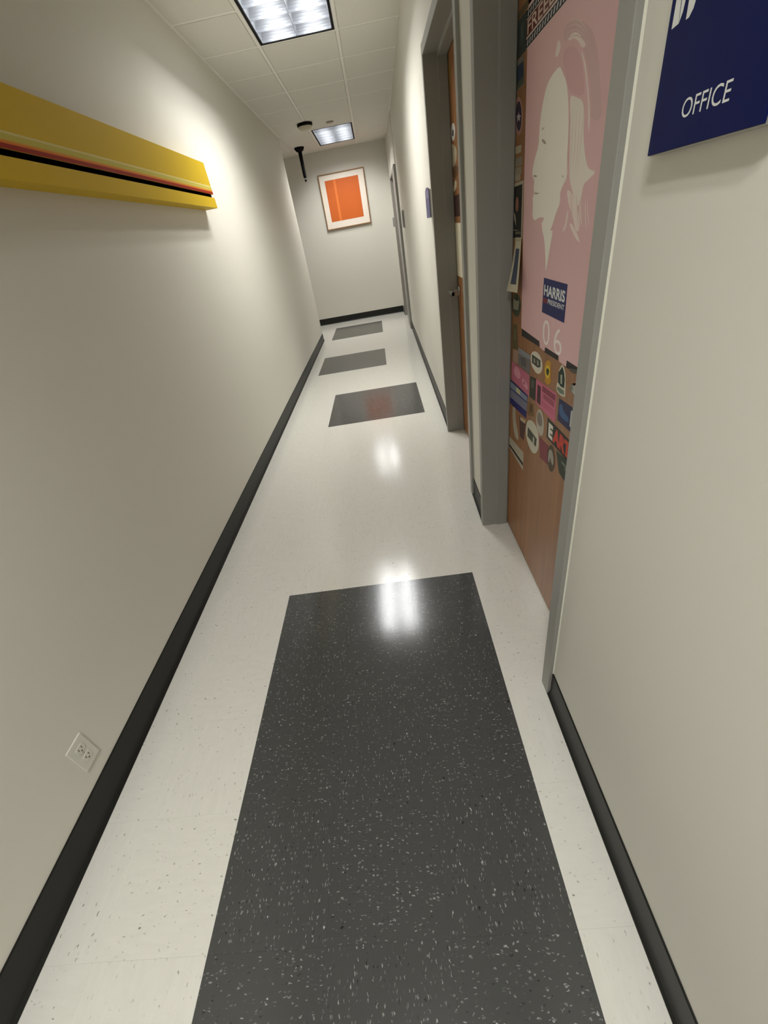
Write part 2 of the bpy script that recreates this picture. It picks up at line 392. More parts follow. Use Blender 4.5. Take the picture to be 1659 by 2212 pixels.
# ================================================================== CEILING FIXTURES
def troffer(a, b, label, nrow=6, watts=LAMP_W):
    yc, xc = (a+b)/2, GX+GP/2
    t = thing('ceiling_light', label, 'light', (xc, yc, H), 'parabolic troffers in the corridor ceiling')
    hx, hy = GP/2-TW-.002, (b-a)/2-TW-.002
    # housing (open below)
    hb = MB(); zt = .115
    hb.box(xc-hx, xc+hx, yc-hy, yc+hy, H+zt, H+zt+.004)
    for sx in (-1, 1): hb.box(xc+sx*hx-.002, xc+sx*hx+.002, yc-hy, yc+hy, H+.0, H+zt)
    for sy in (-1, 1): hb.box(xc-hx, xc+hx, yc+sy*hy-.002, yc+sy*hy+.002, H+.0, H+zt)
    hb.build('housing', REFL, t)
    # black strips put in for the shade of the gap around the louver
    r = MB(); g = .018
    for sx in (-1, 1): r.box(xc+sx*(hx-g/2-.002)-g/2, xc+sx*(hx-g/2-.002)+g/2, yc-hy+.002, yc+hy-.002, H-.003, H+.012)
    for sy in (-1, 1): r.box(xc-hx+.002+g, xc+hx-.002-g, yc+sy*(hy-g/2-.002)-g/2, yc+sy*(hy-g/2-.002)+g/2, H-.003, H+.012)
    r.build('shadow_gap', BLACK, t)
    ix, iy = hx-g-.004, hy-g-.004
    # parabolic louver: blades thin at the bottom, thick at the top, cells open
    D = .072
    def para(w0, w1, n=5): return [(w0+(w1-w0)*(i/n)**2, D*i/n) for i in range(n+1)]
    def blade_y(y, x0, x1, half=0):
        p = para(.0012, .014); L = [(y-w, H+.001+h) for w, h in p]; R_ = [(y+w, H+.001+h) for w, h in p][::-1]
        if half == 1: pts = [(y, H+.001)]+R_[::-1][0:]+[(y, H+.001+D)]
        elif half == -1: pts = [(y, H+.001)]+L+[(y, H+.001+D)]
        else: pts = L+R_
        b_ = MB(); n = len(pts); vs = [(x0, q[0], q[1]) for q in pts]+[(x1, q[0], q[1]) for q in pts]
        b_.add(vs, [tuple(range(n)), tuple(range(n, 2*n))]); b_.add(vs, [(i, (i+1) % n, n+(i+1) % n, n+i) for i in range(n)], 0, False); return b_
    for i in range(nrow+1):
        y = yc-iy+2*iy*i/nrow
        blade_y(y, xc-ix, xc+ix, 1 if i == 0 else -1 if i == nrow else 0).build('cross_blade', LOUV, t)
    for i in range(3):
        x = xc-ix+ix*i; w = .020 if i != 1 else .016
        pl = [(x-q, H+.002+h) for q, h in para(.0014, w)]; pr_ = [(x+q, H+.002+h) for q, h in para(.0014, w)][::-1]
        pts = pl+pr_ if i == 1 else ([(x, H+.002)]+pr_[::-1]+[(x, H+.002+D)] if i == 0 else [(x, H+.002)]+pl+[(x, H+.002+D)])
        n = len(pts); vs = [(q[0], yc-iy, q[1]) for q in pts]+[(q[0], yc+iy, q[1]) for q in pts]
        MB().add(vs, [tuple(range(n)), tuple(range(n, 2*n))]).add(vs, [(k, (k+1) % n, n+(k+1) % n, n+k) for k in range(n)]).build('long_blade', LOUV, t)
    # two lamps per fixture
    for s in (-1, 1):
        la = bpy.data.lights.new('lamp', 'AREA'); la.shape = 'RECTANGLE'; la.size = .12; la.size_y = 2*iy-.06
        la.energy = watts/2; la.color = LAMP_COL; la.spread = LAMP_SPREAD
        lo = bpy.data.objects.new('lamp', la); COL.objects.link(lo); lo.parent = t; lo.location = (s*ix/2, 0, .105)
    return t
troffer(*LIGHTS[1], 'large louvered ceiling light nearest in view, cut by the top edge')
troffer(*LIGHTS[2], 'smaller-looking louvered ceiling light at the far end by the end wall')
troffer(*LIGHTS[0], 'louvered ceiling light out of view behind the viewpoint', 3, LAMP_W*1.0)

t = thing('smoke_detector', 'round black-rimmed ceiling device with ivory underside before the far light', 'detector', (-.672, 7.22, H))
MB().lathe([(0, -.001), (.098, -.001), (.100, -.004), (.100, -.028), (.094, -.034), (0, -.034)], (-.672, 7.22, H), n=40).build('base_ring', BLACK, t)
MB().lathe([(.090, -.0345), (.088, -.044), (.070, -.062), (.030, -.070), (0, -.071)], (-.672, 7.22, H), n=40).build('cover', IVORY, t)
t = thing('sprinkler_cover', 'small flat round sprinkler plate on the ceiling beside the far light', 'sprinkler', (-.352, 7.40, H))
MB().lathe([(0, -.004), (.050, -.004), (.050, -.011), (.046, -.013), (0, -.013)], (-.352, 7.40, H), n=32).build('plate', mat('plate_grey', (150, 146, 134), .5), t)
MB().lathe([(0, .001), (.020, .001), (.020, -.004), (0, -.004)], (-.352, 7.40, H), n=24).build('stem', BLACK, t)
PX, PY = -.965, 8.66
t = thing('pendant_mount', 'black tube hanging from the ceiling left of the far light', 'ceiling mount', (PX, PY, H))
MB().lathe([(0, -.001), (.078, -.001), (.080, -.006), (.078, -.020), (.060, -.045), (.034, -.060), (0, -.060)], (PX, PY, H), n=32).build('canopy', BLACK, t)
MB().lathe([(0, -.05), (.030, -.05), (.026, -.36), (.022, -.385), (0, -.385)], (PX, PY, H), n=24).build('tube', BLACK, t)
MB().lathe([(0, -.38), (.012, -.38), (.012, -.405), (0, -.405)], (PX, PY, H), n=20).build('collar', SILVER, t)
MB().lathe([(0, -.404), (.014, -.404), (.018, -.418), (.014, -.432), (0, -.436)], (PX, PY, H), n=20).build('tip', BLACK, t)

# ================================================================== THINGS ON THE WALLS
# ---- long yellow relief on the left wall
YA0, YA1 = 1.10, 3.535; XF = -1.034
YEL = mat('art_yellow', (208, 174, 34), .55, spec=.15, noise=.015, nscale=5)
t = thing('wall_relief', 'long yellow painted wooden bar with red, orange and black stripes on the left wall', 'artwork', (XL, YA1, 1.703+.4*0))
Z0 = 1.703
def sbox(name, x0, x1, y0, y1, z0, z1, m_, bev=.0008): return MB().box(x0, x1, y0, y1, z0, z1).build(name, m_, t, bev)
ZZ = .017
sbox('upper_beam', XL, XF, YA0, YA1-.004, 1.778, 1.946, YEL)
sbox('lower_beam', XL, XF, YA0, YA1, Z0, 1.760, YEL)
sbox('black_groove', XL+.0, XF-.003, YA0, YA1-.045, 1.7603, 1.7777, mat('art_black', (3, 3, 3), 1.0, spec=0.0))
for nm, za, zb, col in (('red_stripe', 1.7783, 1.7915, (150, 40, 16)), ('orange_stripe', 1.7915, 1.7965, (214, 120, 40)),
                        ('amber_stripe', 1.7965, 1.8010, (212, 150, 52)), ('lime_stripe', 1.8010, 1.8160, (198, 184, 84)), ('cream_stripe', 1.8160, 1.8225, (216, 202, 132))):
    sbox(nm, XF-.002, XF+.0007, YA0+.0005, YA1-.0045, za, zb, mat('art_'+nm, col, .55, spec=.12), 0)
t.location = (XL, YA1, Z0); t.rotation_euler = (.0078, 0, 0)
t.location.z = 1.722

# ---- framed print on the end wall
px0, px1, pz0, pz1 = -.818, .008, 1.594, 2.404; yf = YE-.034
t = thing('framed_print', 'framed orange abstract print with white mat on the end wall', 'artwork', (-.405, YE, pz0))
FRW = mat('frame_wood', (142, 104, 62), .45, noise=.06, nscale=30); fw = .014
for nm, q in (('frame_rail', (px0, px1, pz0, pz0+fw)), ('frame_rail', (px0, px1, pz1-fw, pz1)), ('frame_rail', (px0, px0+fw, pz0+fw, pz1-fw)), ('frame_rail', (px1-fw, px1, pz0+fw, pz1-fw))):
    MB().box(q[0], q[1], yf, YE-.001, q[2], q[3]).build(nm, FRW, t, .001)
MB().box(px0+fw, px1-fw, yf+.010, YE-.004, pz0+fw, pz1-fw).build('mat_board', mat('mat_board', (238, 228, 214), .7), t)
MB().box(-.712, -.108, yf+.0092, yf+.0101, 1.708, 2.310).build('orange_print', mat('print_orange', (206, 98, 26), .6, noise=.02, nscale=4), t)
MB().box(-.560, -.520, yf+.0088, yf+.0093, 1.709, 2.309).build('light_stripe', mat('print_orange_light', (230, 124, 50), .6), t)
MB().box(px0+fw, px1-fw, yf+.0045, yf+.006, pz0+fw, pz1-fw)

# ---- duplex outlet
yo, zo = .6405, .2355
t = thing('wall_outlet', 'white duplex outlet plate low on the left wall', 'outlet', (XL, yo, zo))
MB().box(XL, XL+.006, yo-.034, yo+.034, zo-.056, zo+.056).build('cover_plate', WHITE, t, .002)
for s in (-1, 1):
    c = zo+s*.020; n = 20; pts = []
    for i in range(n):
        a = 2*math.pi*i/n; pts.append((yo+.0165*max(-.95, min(.95, math.cos(a)*1.15)), c+.0145*max(-.88, min(.88, math.sin(a)*1.1))))
    rc = MB().prism(pts, 'x', XL+.005, XL+.0078).build('receptacle', WHITE, t)
    x0, x1 = XL+.0072, XL+.0081
    rb = MB().box(x0, x1, yo-.0075, yo-.0053, c-.001, c+.008).box(x0, x1, yo+.0053, yo+.0075, c-.002, c+.007)
    rb.lathe([(0, 0), (.0027, 0), (.0027, .0008), (0, .0008)], (x0, yo, c-.0075), 'x', 12).build('slots', SLOT, rc) if False else None
    o = rb.lathe([(0, 0), (.0027, 0), (.0027, .0009), (0, .0009)], (x0, yo, c-.0075), 'x', 12)
    off = MB(); off.v, off.f, off.m, off.sm = rb.v, rb.f, rb.m, rb.sm; off.build('slots', SLOT, rc)
MB().lathe([(0, 0), (.003, 0), (.003, .0012), (0, .0012)], (XL+.0058, yo, zo), 'x', 14).build('screw', SILVER, t)

# ---- big office sign beside the near door
xs = XR-.020; sy0, sy1, sz0, sz1 = .503, .706, 1.4385, 1.640
t = thing('office_sign', 'navy sign lettered OFFICE on the right wall beside the near door', 'sign', (XR, (sy0+sy1)/2, sz0))
MB().box(xs+.003, XR, sy0, sy1, sz0, sz1).build('silver_back', SILVER, t, .001)
MB().box(xs, xs+.0032, sy0+.009, sy1-.0005, sz0+.0012, sz1-.001).build('navy_face', NAVY, t, .0005)
text_mesh('OFFICE', [(.6455, 1.4830), (.5670, 1.4830), (.5670, 1.4660), (.6455, 1.4660)], xs-.0003, 0).build('lettering', PRINTW, t)
# outlines on the near door face, as (y, z) in metres
I = json.loads('''{"poster":[[1.6722,1.3659],[1.6669,1.0318],[1.138,1.0231]],"poster_l":[[1.705,1.7765],[1.6883,1.4848]],"bar1":[[1.6609,1.0329],[1.4643,1.024],[1.4552,1.008],[1.6456,1.0083]],"bar2":[[1.4154,1.0175],[1.2971,1.0176],[1.2914,1.0061],[1.4093,1.0044]],"bar3":[[1.2347,1.0168],[1.139,1.0212],[1.139,1.0068],[1.213,1.003]],"scal1":[[1.4661,1.0335],[1.4119,1.0291],[1.4093,1.0044],[1.4552,1.008]],"scal2":[[1.2943,1.0182],[1.2308,1.0195],[1.2262,1.0012],[1.279,1.0037]],"face":[[1.435,1.6791],[1.4148,1.6645],[1.3826,1.6392],[1.3666,1.6142],[1.3519,1.5745],[1.3443,1.5351],[1.3426,1.4952],[1.3288,1.4545],[1.3592,1.4379],[1.3733,1.4211],[1.3643,1.4047],[1.3908,1.3827],[1.4123,1.3542],[1.4297,1.3388],[1.4054,1.3433],[1.4139,1.3168],[1.4289,1.2705],[1.4431,1.2278],[1.4516,1.2695],[1.4694,1.3163],[1.4961,1.344],[1.505,1.3625],[1.5044,1.3583],[1.4802,1.3733],[1.517,1.3756],[1.5449,1.3724],[1.5736,1.3672],[1.5944,1.3819],[1.5907,1.4088],[1.5989,1.4278],[1.5835,1.4373],[1.5927,1.4508],[1.5893,1.4709],[1.6065,1.48],[1.6126,1.4932],[1.5909,1.5251],[1.565,1.5454],[1.5642,1.5704],[1.5626,1.5946],[1.553,1.621],[1.5354,1.6488],[1.5165,1.6648],[1.4866,1.6736]],"hair":[[1.3567,1.6122],[1.3105,1.5975],[1.273,1.5848],[1.2586,1.5579],[1.253,1.5214],[1.232,1.4818],[1.2079,1.4567],[1.1634,1.4494],[1.1971,1.4387],[1.2288,1.4317],[1.2308,1.4079],[1.2516,1.384],[1.2735,1.4063],[1.2956,1.4287],[1.318,1.4515],[1.3296,1.5135],[1.3413,1.5726]],"strand1":[[1.3296,1.4313],[1.2861,1.4176],[1.249,1.386],[1.2262,1.3598],[1.2262,1.3378],[1.2484,1.3379],[1.2739,1.3719],[1.3113,1.3997]],"strand2":[[1.2804,1.3579],[1.2494,1.342],[1.2104,1.3151],[1.2315,1.3174],[1.2671,1.3369],[1.2909,1.3529]],"strand3":[[1.4538,1.7298],[1.4314,1.7109],[1.4438,1.7018],[1.4553,1.6985],[1.4717,1.7035],[1.4646,1.7178]],"strand4":[[1.3917,1.7113],[1.366,1.7157],[1.329,1.7046],[1.3027,1.688],[1.2822,1.6717],[1.3041,1.6743],[1.3317,1.6943],[1.3634,1.7061],[1.3812,1.706]],"strand5":[[1.3095,1.6741],[1.2959,1.6642],[1.2711,1.6374],[1.2502,1.5986],[1.2296,1.5612],[1.2215,1.5167],[1.2354,1.54],[1.2396,1.5631],[1.2569,1.6],[1.2802,1.6379]],"strand6":[[1.3113,1.3865],[1.3203,1.3527],[1.3348,1.3383],[1.3239,1.3383],[1.309,1.3502],[1.3032,1.3817]],"shade1":[[1.4304,1.7412],[1.3594,1.7336],[1.2814,1.7034],[1.2443,1.6781],[1.212,1.6354],[1.184,1.5768],[1.1629,1.5328],[1.2231,1.5431],[1.2257,1.5689],[1.2498,1.6148],[1.2762,1.6514],[1.2993,1.6762],[1.342,1.7114],[1.3835,1.7149],[1.413,1.7094]],"shade2":[[1.4204,1.6871],[1.3986,1.7023],[1.3349,1.6855],[1.2972,1.6501],[1.2715,1.6081],[1.2745,1.5902],[1.3577,1.616],[1.3835,1.643]],"eye":[[1.5409,1.5579],[1.5252,1.5561],[1.496,1.5431],[1.5142,1.543],[1.5327,1.5511]],"brow":[[1.5482,1.5779],[1.5344,1.5812],[1.5174,1.5795],[1.5337,1.5778]],"lip":[[1.5861,1.4405],[1.5328,1.4352],[1.5703,1.4338]],"nostril":[[1.6009,1.482],[1.5836,1.4829],[1.559,1.4769],[1.5874,1.477]],"earmark":[[1.3647,1.46],[1.3542,1.4601],[1.36,1.4553]],"harris":[[1.453,1.2181],[1.2674,1.2148],[1.275,1.1164],[1.4533,1.1228]],"harris_t":[[1.4446,1.1976],[1.2722,1.1968],[1.2719,1.1682],[1.4425,1.171]],"harris_r":[[1.4474,1.1621],[1.4113,1.1612],[1.4109,1.1491],[1.4472,1.1494]],"harris_p":[[1.4065,1.1634],[1.2728,1.1612],[1.2724,1.1492],[1.4061,1.1515]],"n0":[[1.4396,1.0992],[1.3772,1.105],[1.3655,1.0308],[1.429,1.0216]],"n6":[[1.3437,1.0938],[1.2767,1.0971],[1.2585,1.0226],[1.3259,1.0144]],"band_lo":[[1.7102,1.7967],[1.3388,1.8038],[1.3342,1.7872],[1.7075,1.7779]],"band_mid":[[1.7116,1.835],[1.3492,1.8355],[1.3388,1.8038],[1.7102,1.7967]],"band_hi":[[1.7145,1.8543],[1.3538,1.8517],[1.3492,1.8355],[1.7116,1.835]],"free_t":[[1.7036,1.8305],[1.4626,1.8333],[1.4295,1.7981],[1.6989,1.799]],"slate":[[1.8294,1.8583],[1.7398,1.8579],[1.7204,1.8531],[1.7138,1.7777],[1.7289,1.7784],[1.7996,1.7795],[1.8293,1.7849]],"photo_blue":[[1.816,1.7746],[1.7373,1.7759],[1.724,1.7098],[1.8242,1.708],[1.834,1.7668]],"photo_blue_in":[[1.7908,1.7646],[1.735,1.7588],[1.7301,1.7288],[1.8185,1.7262],[1.8268,1.759]],"gold":[[1.827,1.858],[1.8031,1.8735],[1.676,1.8604],[1.6521,1.8529],[1.7376,1.8576]],"star_o":[[1.7267,1.6391],[1.7284,1.6198],[1.7385,1.6054],[1.7554,1.599],[1.7759,1.602],[1.7957,1.6143],[1.8107,1.6334],[1.8175,1.6551],[1.8148,1.6749],[1.8035,1.6886],[1.7861,1.6938],[1.7662,1.6898],[1.7475,1.6776],[1.7335,1.6596]],"star_i":[[1.7393,1.6413],[1.7403,1.6263],[1.7471,1.6151],[1.7585,1.61],[1.7723,1.6121],[1.7857,1.6213],[1.7959,1.6356],[1.8007,1.6521],[1.7992,1.6674],[1.7919,1.6782],[1.7803,1.6826],[1.7668,1.68],[1.7539,1.6709],[1.7442,1.6572]],"star_s":[[1.7714,1.6571],[1.7626,1.6485],[1.7437,1.6428],[1.7574,1.6406],[1.7542,1.6314],[1.7693,1.6387],[1.7856,1.6351],[1.7822,1.6441],[1.7947,1.6511],[1.7778,1.6505]],"tab1":[[1.8034,1.5758],[1.7363,1.5726],[1.7377,1.5546],[1.7937,1.5563]],"tab2":[[1.8099,1.5464],[1.7197,1.5421],[1.7264,1.5217],[1.8125,1.5236]],"tab3":[[1.8017,1.5198],[1.7259,1.5179],[1.7271,1.4983],[1.8038,1.5003]],"tab4":[[1.8038,1.5003],[1.7382,1.4989],[1.7342,1.4842],[1.7862,1.4833],[1.8042,1.4885]],"photo_w":[[1.8196,1.4787],[1.6994,1.4798],[1.7045,1.4642],[1.6824,1.459],[1.6701,1.3154],[1.7024,1.3128],[1.816,1.3161]],"photo_d":[[1.8106,1.4701],[1.7091,1.4712],[1.7093,1.3429],[1.81,1.3463]],"photo_face":[[1.7701,1.4435],[1.7496,1.4348],[1.7431,1.4121],[1.757,1.3957],[1.7818,1.4024],[1.7818,1.4254]],"photo_collar":[[1.798,1.3991],[1.7802,1.3868],[1.769,1.3569],[1.7898,1.3752]],"photo_b":[[1.814,1.3428],[1.7063,1.3435],[1.7088,1.32],[1.8164,1.3203]],"photo_bt":[[1.7755,1.3399],[1.7113,1.3406],[1.7127,1.3328],[1.7788,1.3318]],"flyer":[[1.7198,1.3231],[1.6171,1.3223],[1.6194,1.307],[1.6185,1.2502],[1.6485,1.1604]],"gov":[[1.7549,1.143],[1.7122,1.1383],[1.684,1.1195],[1.6867,1.0855],[1.7175,1.0616],[1.7614,1.0618],[1.7935,1.0801],[1.7946,1.1096],[1.7833,1.1342]],"gov_i":[[1.7738,1.1276],[1.7143,1.127],[1.7028,1.1172],[1.7168,1.0869],[1.7786,1.0841],[1.7845,1.107]],"olive":[[1.7751,1.0302],[1.7252,1.0326],[1.7042,0.9421],[1.782,0.9333]],"olive_t":[[1.7628,1.0138],[1.7343,1.0148],[1.7328,0.9717],[1.7617,0.97]],"beige":[[1.7833,0.9305],[1.6947,0.9425],[1.6971,0.8871],[1.7821,0.8806]],"slatecard":[[1.694,0.9553],[1.5479,0.959],[1.543,0.8878],[1.6899,0.8883]],"slatecard_t":[[1.694,0.9553],[1.5479,0.959],[1.5477,0.9418],[1.6921,0.9328]],"oval1":[[1.5093,0.9833],[1.4705,0.9864],[1.4392,0.9778],[1.4202,0.9613],[1.4184,0.9383],[1.4444,0.9186],[1.4743,0.9135],[1.5105,0.9207],[1.5351,0.9315],[1.5468,0.9516],[1.5366,0.9711]],"oval1_i":[[1.53,0.967],[1.44,0.9678],[1.4359,0.9463],[1.4605,0.937],[1.5264,0.9376]],"yellow":[[1.3768,0.9854],[1.3554,0.9873],[1.3422,0.9814],[1.3465,0.9684],[1.3389,0.955],[1.3402,0.939],[1.3297,0.9237],[1.3554,0.9064],[1.3917,0.9095],[1.3823,0.9268],[1.3951,0.9394],[1.398,0.967]],"yellow_in":[[1.3719,0.9737],[1.3485,0.9662],[1.3443,0.9466],[1.3615,0.9239],[1.3857,0.9312],[1.3947,0.9502]],"yellow_f":[[1.3719,0.9616],[1.3516,0.9584],[1.3541,0.9473],[1.3616,0.9364],[1.3745,0.938],[1.382,0.9501]],"shield":[[1.2533,1.0025],[1.2384,0.9973],[1.223,0.981],[1.2105,0.9183],[1.2173,0.9123],[1.2527,0.9083],[1.2827,0.9123],[1.2831,0.9336],[1.2759,0.9409],[1.2771,0.9739],[1.2649,0.995]],"shield_g":[[1.2517,0.9961],[1.2351,0.984],[1.2249,0.9645],[1.2238,0.9384],[1.2507,0.9361],[1.274,0.9424],[1.2759,0.9726]],"shield_n":[[1.2591,0.9708],[1.246,0.9729],[1.2409,0.945],[1.2536,0.9444]],"shield_b":[[1.2773,0.9278],[1.2494,0.9306],[1.222,0.9311],[1.2208,0.9181],[1.2541,0.9139],[1.2773,0.9183]],"darkcard":[[1.2064,1.0043],[1.1378,1.0169],[1.1401,1.006],[1.1724,0.9981],[1.1955,0.9996]],"pink1":[[1.7804,0.8803],[1.5508,0.8856],[1.5446,0.8028],[1.7819,0.8039]],"pink1_a":[[1.7329,0.8717],[1.6884,0.8749],[1.6507,0.8596],[1.669,0.8327],[1.721,0.8307],[1.7572,0.8429]],"pink1_b":[[1.6289,0.8531],[1.5811,0.8505],[1.5529,0.8363],[1.5639,0.8223],[1.6113,0.8243],[1.6408,0.8368]],"pink1_c":[[1.6206,0.8428],[1.5968,0.8436],[1.5922,0.8345],[1.6126,0.8346]],"blue1":[[1.7966,0.7961],[1.557,0.8049],[1.5626,0.7052],[1.7938,0.6885]],"blue1_a":[[1.7922,0.7893],[1.5588,0.797],[1.559,0.7771],[1.7918,0.7611]],"blue1_b":[[1.7914,0.7557],[1.5583,0.7724],[1.5592,0.7366],[1.7922,0.7176]],"blue1_y":[[1.7065,0.7917],[1.6504,0.7941],[1.6512,0.7733],[1.7078,0.7703]],"darkst":[[1.5383,0.8855],[1.4722,0.8946],[1.4696,0.812],[1.5355,0.8063]],"darkst_i":[[1.5217,0.8784],[1.4922,0.8822],[1.4933,0.8531],[1.5183,0.8493]],"pink2":[[1.4728,0.8942],[1.2776,0.9027],[1.2725,0.8059],[1.3985,0.8066],[1.4647,0.8094]],"pink2_k":[[1.4545,0.8798],[1.4215,0.8812],[1.4117,0.8155],[1.4521,0.8148]],"pink2_t1":[[1.406,0.8904],[1.2845,0.8964],[1.2831,0.8765],[1.4046,0.8705]],"pink2_t2":[[1.3916,0.867],[1.2896,0.8722],[1.2897,0.8534],[1.3907,0.8498]],"pink2_l1":[[1.4042,0.8362],[1.2827,0.8413],[1.282,0.8382],[1.4036,0.8329]],"pink2_l2":[[1.4024,0.827],[1.2825,0.8308],[1.2818,0.8276],[1.4018,0.8236]],"gold2":[[1.5462,0.7826],[1.4895,0.7921],[1.4724,0.749],[1.5453,0.7255]],"gold2_i":[[1.4908,0.7747],[1.4914,0.7664],[1.4957,0.7583],[1.5028,0.752],[1.5114,0.7487],[1.5198,0.7492],[1.5262,0.7534],[1.5293,0.7604],[1.5286,0.7689],[1.5241,0.777],[1.5168,0.7832],[1.5083,0.7863],[1.5001,0.7857],[1.4939,0.7815]],"blue2":[[1.2536,0.8969],[1.13,0.9047],[1.131,0.8274],[1.2521,0.8245]],"blue2_s":[[1.2473,0.8791],[1.2266,0.8885],[1.2118,0.8681],[1.1683,0.8652],[1.1679,0.8456],[1.231,0.8445],[1.2458,0.8553]],"blue2_w":[[1.1589,0.892],[1.1331,0.8942],[1.1327,0.8405],[1.1576,0.8419]],"earth":[[1.3354,0.7969],[1.092,0.8134],[1.0986,0.7403],[1.3324,0.7244]],"earth_e":[[1.3221,0.7843],[1.2812,0.7857],[1.2735,0.7305],[1.3165,0.7349]],"earth_a":[[1.2803,0.7817],[1.0982,0.798],[1.0932,0.7473],[1.273,0.7284]],"circ":[[1.4295,0.7997],[1.3906,0.7981],[1.3672,0.7681],[1.3658,0.7166],[1.3957,0.7023],[1.4346,0.716],[1.4529,0.7576]],"circ_i":[[1.425,0.7897],[1.3944,0.7851],[1.3803,0.7581],[1.392,0.7389],[1.429,0.738],[1.4427,0.7616]],"oval2":[[1.5287,0.7166],[1.4647,0.7283],[1.4157,0.7093],[1.4005,0.6558],[1.4237,0.6142],[1.4717,0.5946],[1.5284,0.6113],[1.5599,0.641],[1.5596,0.6842]],"oval2_i":[[1.5356,0.681],[1.4276,0.6764],[1.4311,0.6401],[1.5358,0.6397]],"oval2_t":[[1.5174,0.6729],[1.4389,0.6687],[1.4435,0.6458],[1.5183,0.6485]],"magenta":[[1.404,0.6971],[1.312,0.702],[1.3067,0.6295],[1.3831,0.6205]],"oval3":[[1.2414,0.6835],[1.24,0.6615],[1.2456,0.6409],[1.2572,0.6257],[1.2728,0.6192],[1.2892,0.623],[1.303,0.6365],[1.3111,0.6569],[1.312,0.6799],[1.3056,0.7005],[1.2933,0.7148],[1.2779,0.7201],[1.2623,0.7157],[1.2493,0.7027]],"oval3_i":[[1.3017,0.6935],[1.2725,0.7053],[1.25,0.6764],[1.2514,0.6516],[1.2695,0.6542],[1.2853,0.6727],[1.2877,0.6445],[1.3044,0.6482]],"green2":[[1.2385,0.7196],[1.1152,0.7335],[1.1296,0.686],[1.1579,0.6504],[1.1994,0.6551]],"green2_i":[[1.1925,0.7063],[1.1524,0.7094],[1.1392,0.6964],[1.1607,0.6822],[1.1548,0.6991],[1.1872,0.6976]],"card":[[1.7911,0.5255],[1.5764,0.5426],[1.5737,0.4567],[1.7867,0.4678]],"card_k":[[1.7882,0.4866],[1.5749,0.4927],[1.5748,0.4788],[1.7872,0.4741]],"scrap1":[[1.7504,0.7011],[1.7132,0.7006],[1.703,0.6367],[1.6521,0.5888],[1.6579,0.5597],[1.7185,0.5653],[1.7496,0.6296]],"scrap2":[[1.6543,0.6842],[1.561,0.6943],[1.5836,0.5969],[1.6352,0.5964]],"scrap2_i":[[1.6405,0.6841],[1.5644,0.6955],[1.5702,0.6799],[1.6353,0.6697]],"g_yellow":[[3.092,2.086],[2.9796,2.0542],[3.0158,2.0127],[3.0486,1.9822],[3.1436,1.9975],[3.074,2.0258]],"g_oval":[[2.9751,1.8414],[2.9242,1.813],[2.9425,1.7809],[2.9809,1.7635],[3.0406,1.7748],[3.0586,1.809],[3.0396,1.8371]],"g_oval_i":[[3.0126,1.8173],[2.967,1.805],[2.9822,1.7844],[3.0376,1.7953]],"g_cat":[[3.1812,1.7645],[3.0443,1.7647],[2.9296,1.733],[2.9004,1.6981],[2.9518,1.6618],[3.0605,1.6571],[3.0853,1.688],[3.0784,1.7315]],"g_brown":[[3.0821,1.6594],[2.8743,1.6532],[2.9069,1.6084],[2.9924,1.5996],[3.0523,1.6165]],"g_curl":[[2.9924,1.5996],[2.9362,1.5779],[2.9874,1.5477],[3.1002,1.5438],[3.0478,1.5639]],"g_photo":[[3.0838,1.5246],[2.8711,1.5226],[2.8586,1.4187],[3.0859,1.4224]],"g_paper":[[3.1058,1.3908],[2.847,1.3859],[2.8251,1.1019],[3.0774,1.1034]],"lever":[[1.0614,1.0165],[0.9878,1.027],[0.9817,0.9939],[1.0584,0.9904]]}''')
for k in I: I[k] = [tuple(p) for p in I[k]]

def poly(name, pts, xf, th, m_, root): return MB().prism(pts, 'x', xf, xf+th).build(name, m_, root)
logo = MB()
for pts in ([(.697, 1.5515), (.6965, 1.600), (.694, 1.606), (.688, 1.580), (.6843, 1.5525)], [(.6838, 1.5525), (.6885, 1.606), (.672, 1.606), (.6795, 1.560)],
            [(.671, 1.5515), (.6722, 1.606), (.650, 1.606), (.6565, 1.568), (.660, 1.557), (.6655, 1.5518)]):
    logo.add([(xs-.0003, a, b) for a, b in pts], [tuple(range(len(pts)))])
logo.build('emblem', PRINTW, t)

# ---- room signs further down the corridor
x0 = .400
t = thing('room_sign', 'small curved blue sign with silver side beside the second door', 'sign', (x0+.01, 3.27, 1.442))
MB().box(x0-.016, x0+.009, 3.175, 3.375, 1.442, 1.585).build('silver_back', SILVER, t, .001)
MB().prism([(3.177, 1.444), (3.373, 1.444), (3.373, 1.583), (3.34, 1.595), (3.29, 1.600), (3.24, 1.598), (3.177, 1.588)], 'x', x0-.020, x0-.0155).build('blue_face', mat('sign_blue', (52, 58, 118), .35), t)
MB().box(x0-.0206, x0-.0199, 3.178, 3.372, 1.545, 1.583).build('pale_header', mat('sign_pale', (112, 114, 150), .4), t)
GREYS = mat('sign_grey', (140, 138, 134), .4)
t = thing('room_sign', 'small grey sign plate just before the third door', 'sign', (.455, 6.7, 1.42))
MB().box(.428, .456, 6.60, 6.80, 1.42, 1.61).build('plate', GREYS, t, .001)
MB().box(.426, .4285, 6.62, 6.78, 1.44, 1.59).build('insert', mat('sign_insert', (112, 112, 114), .4), t)
t = thing('room_sign', 'narrow grey sign plate beyond the third door in the far corner', 'sign', (.436, 9.07, 1.46))
MB().box(.405, .4362, 8.99, 9.15, 1.46, 1.60).build('plate', GREYS, t, .001)
MB().box(.403, .4055, 9.01, 9.13, 1.475, 1.585).build('insert', mat('sign_insert', (112, 112, 114), .4), t)

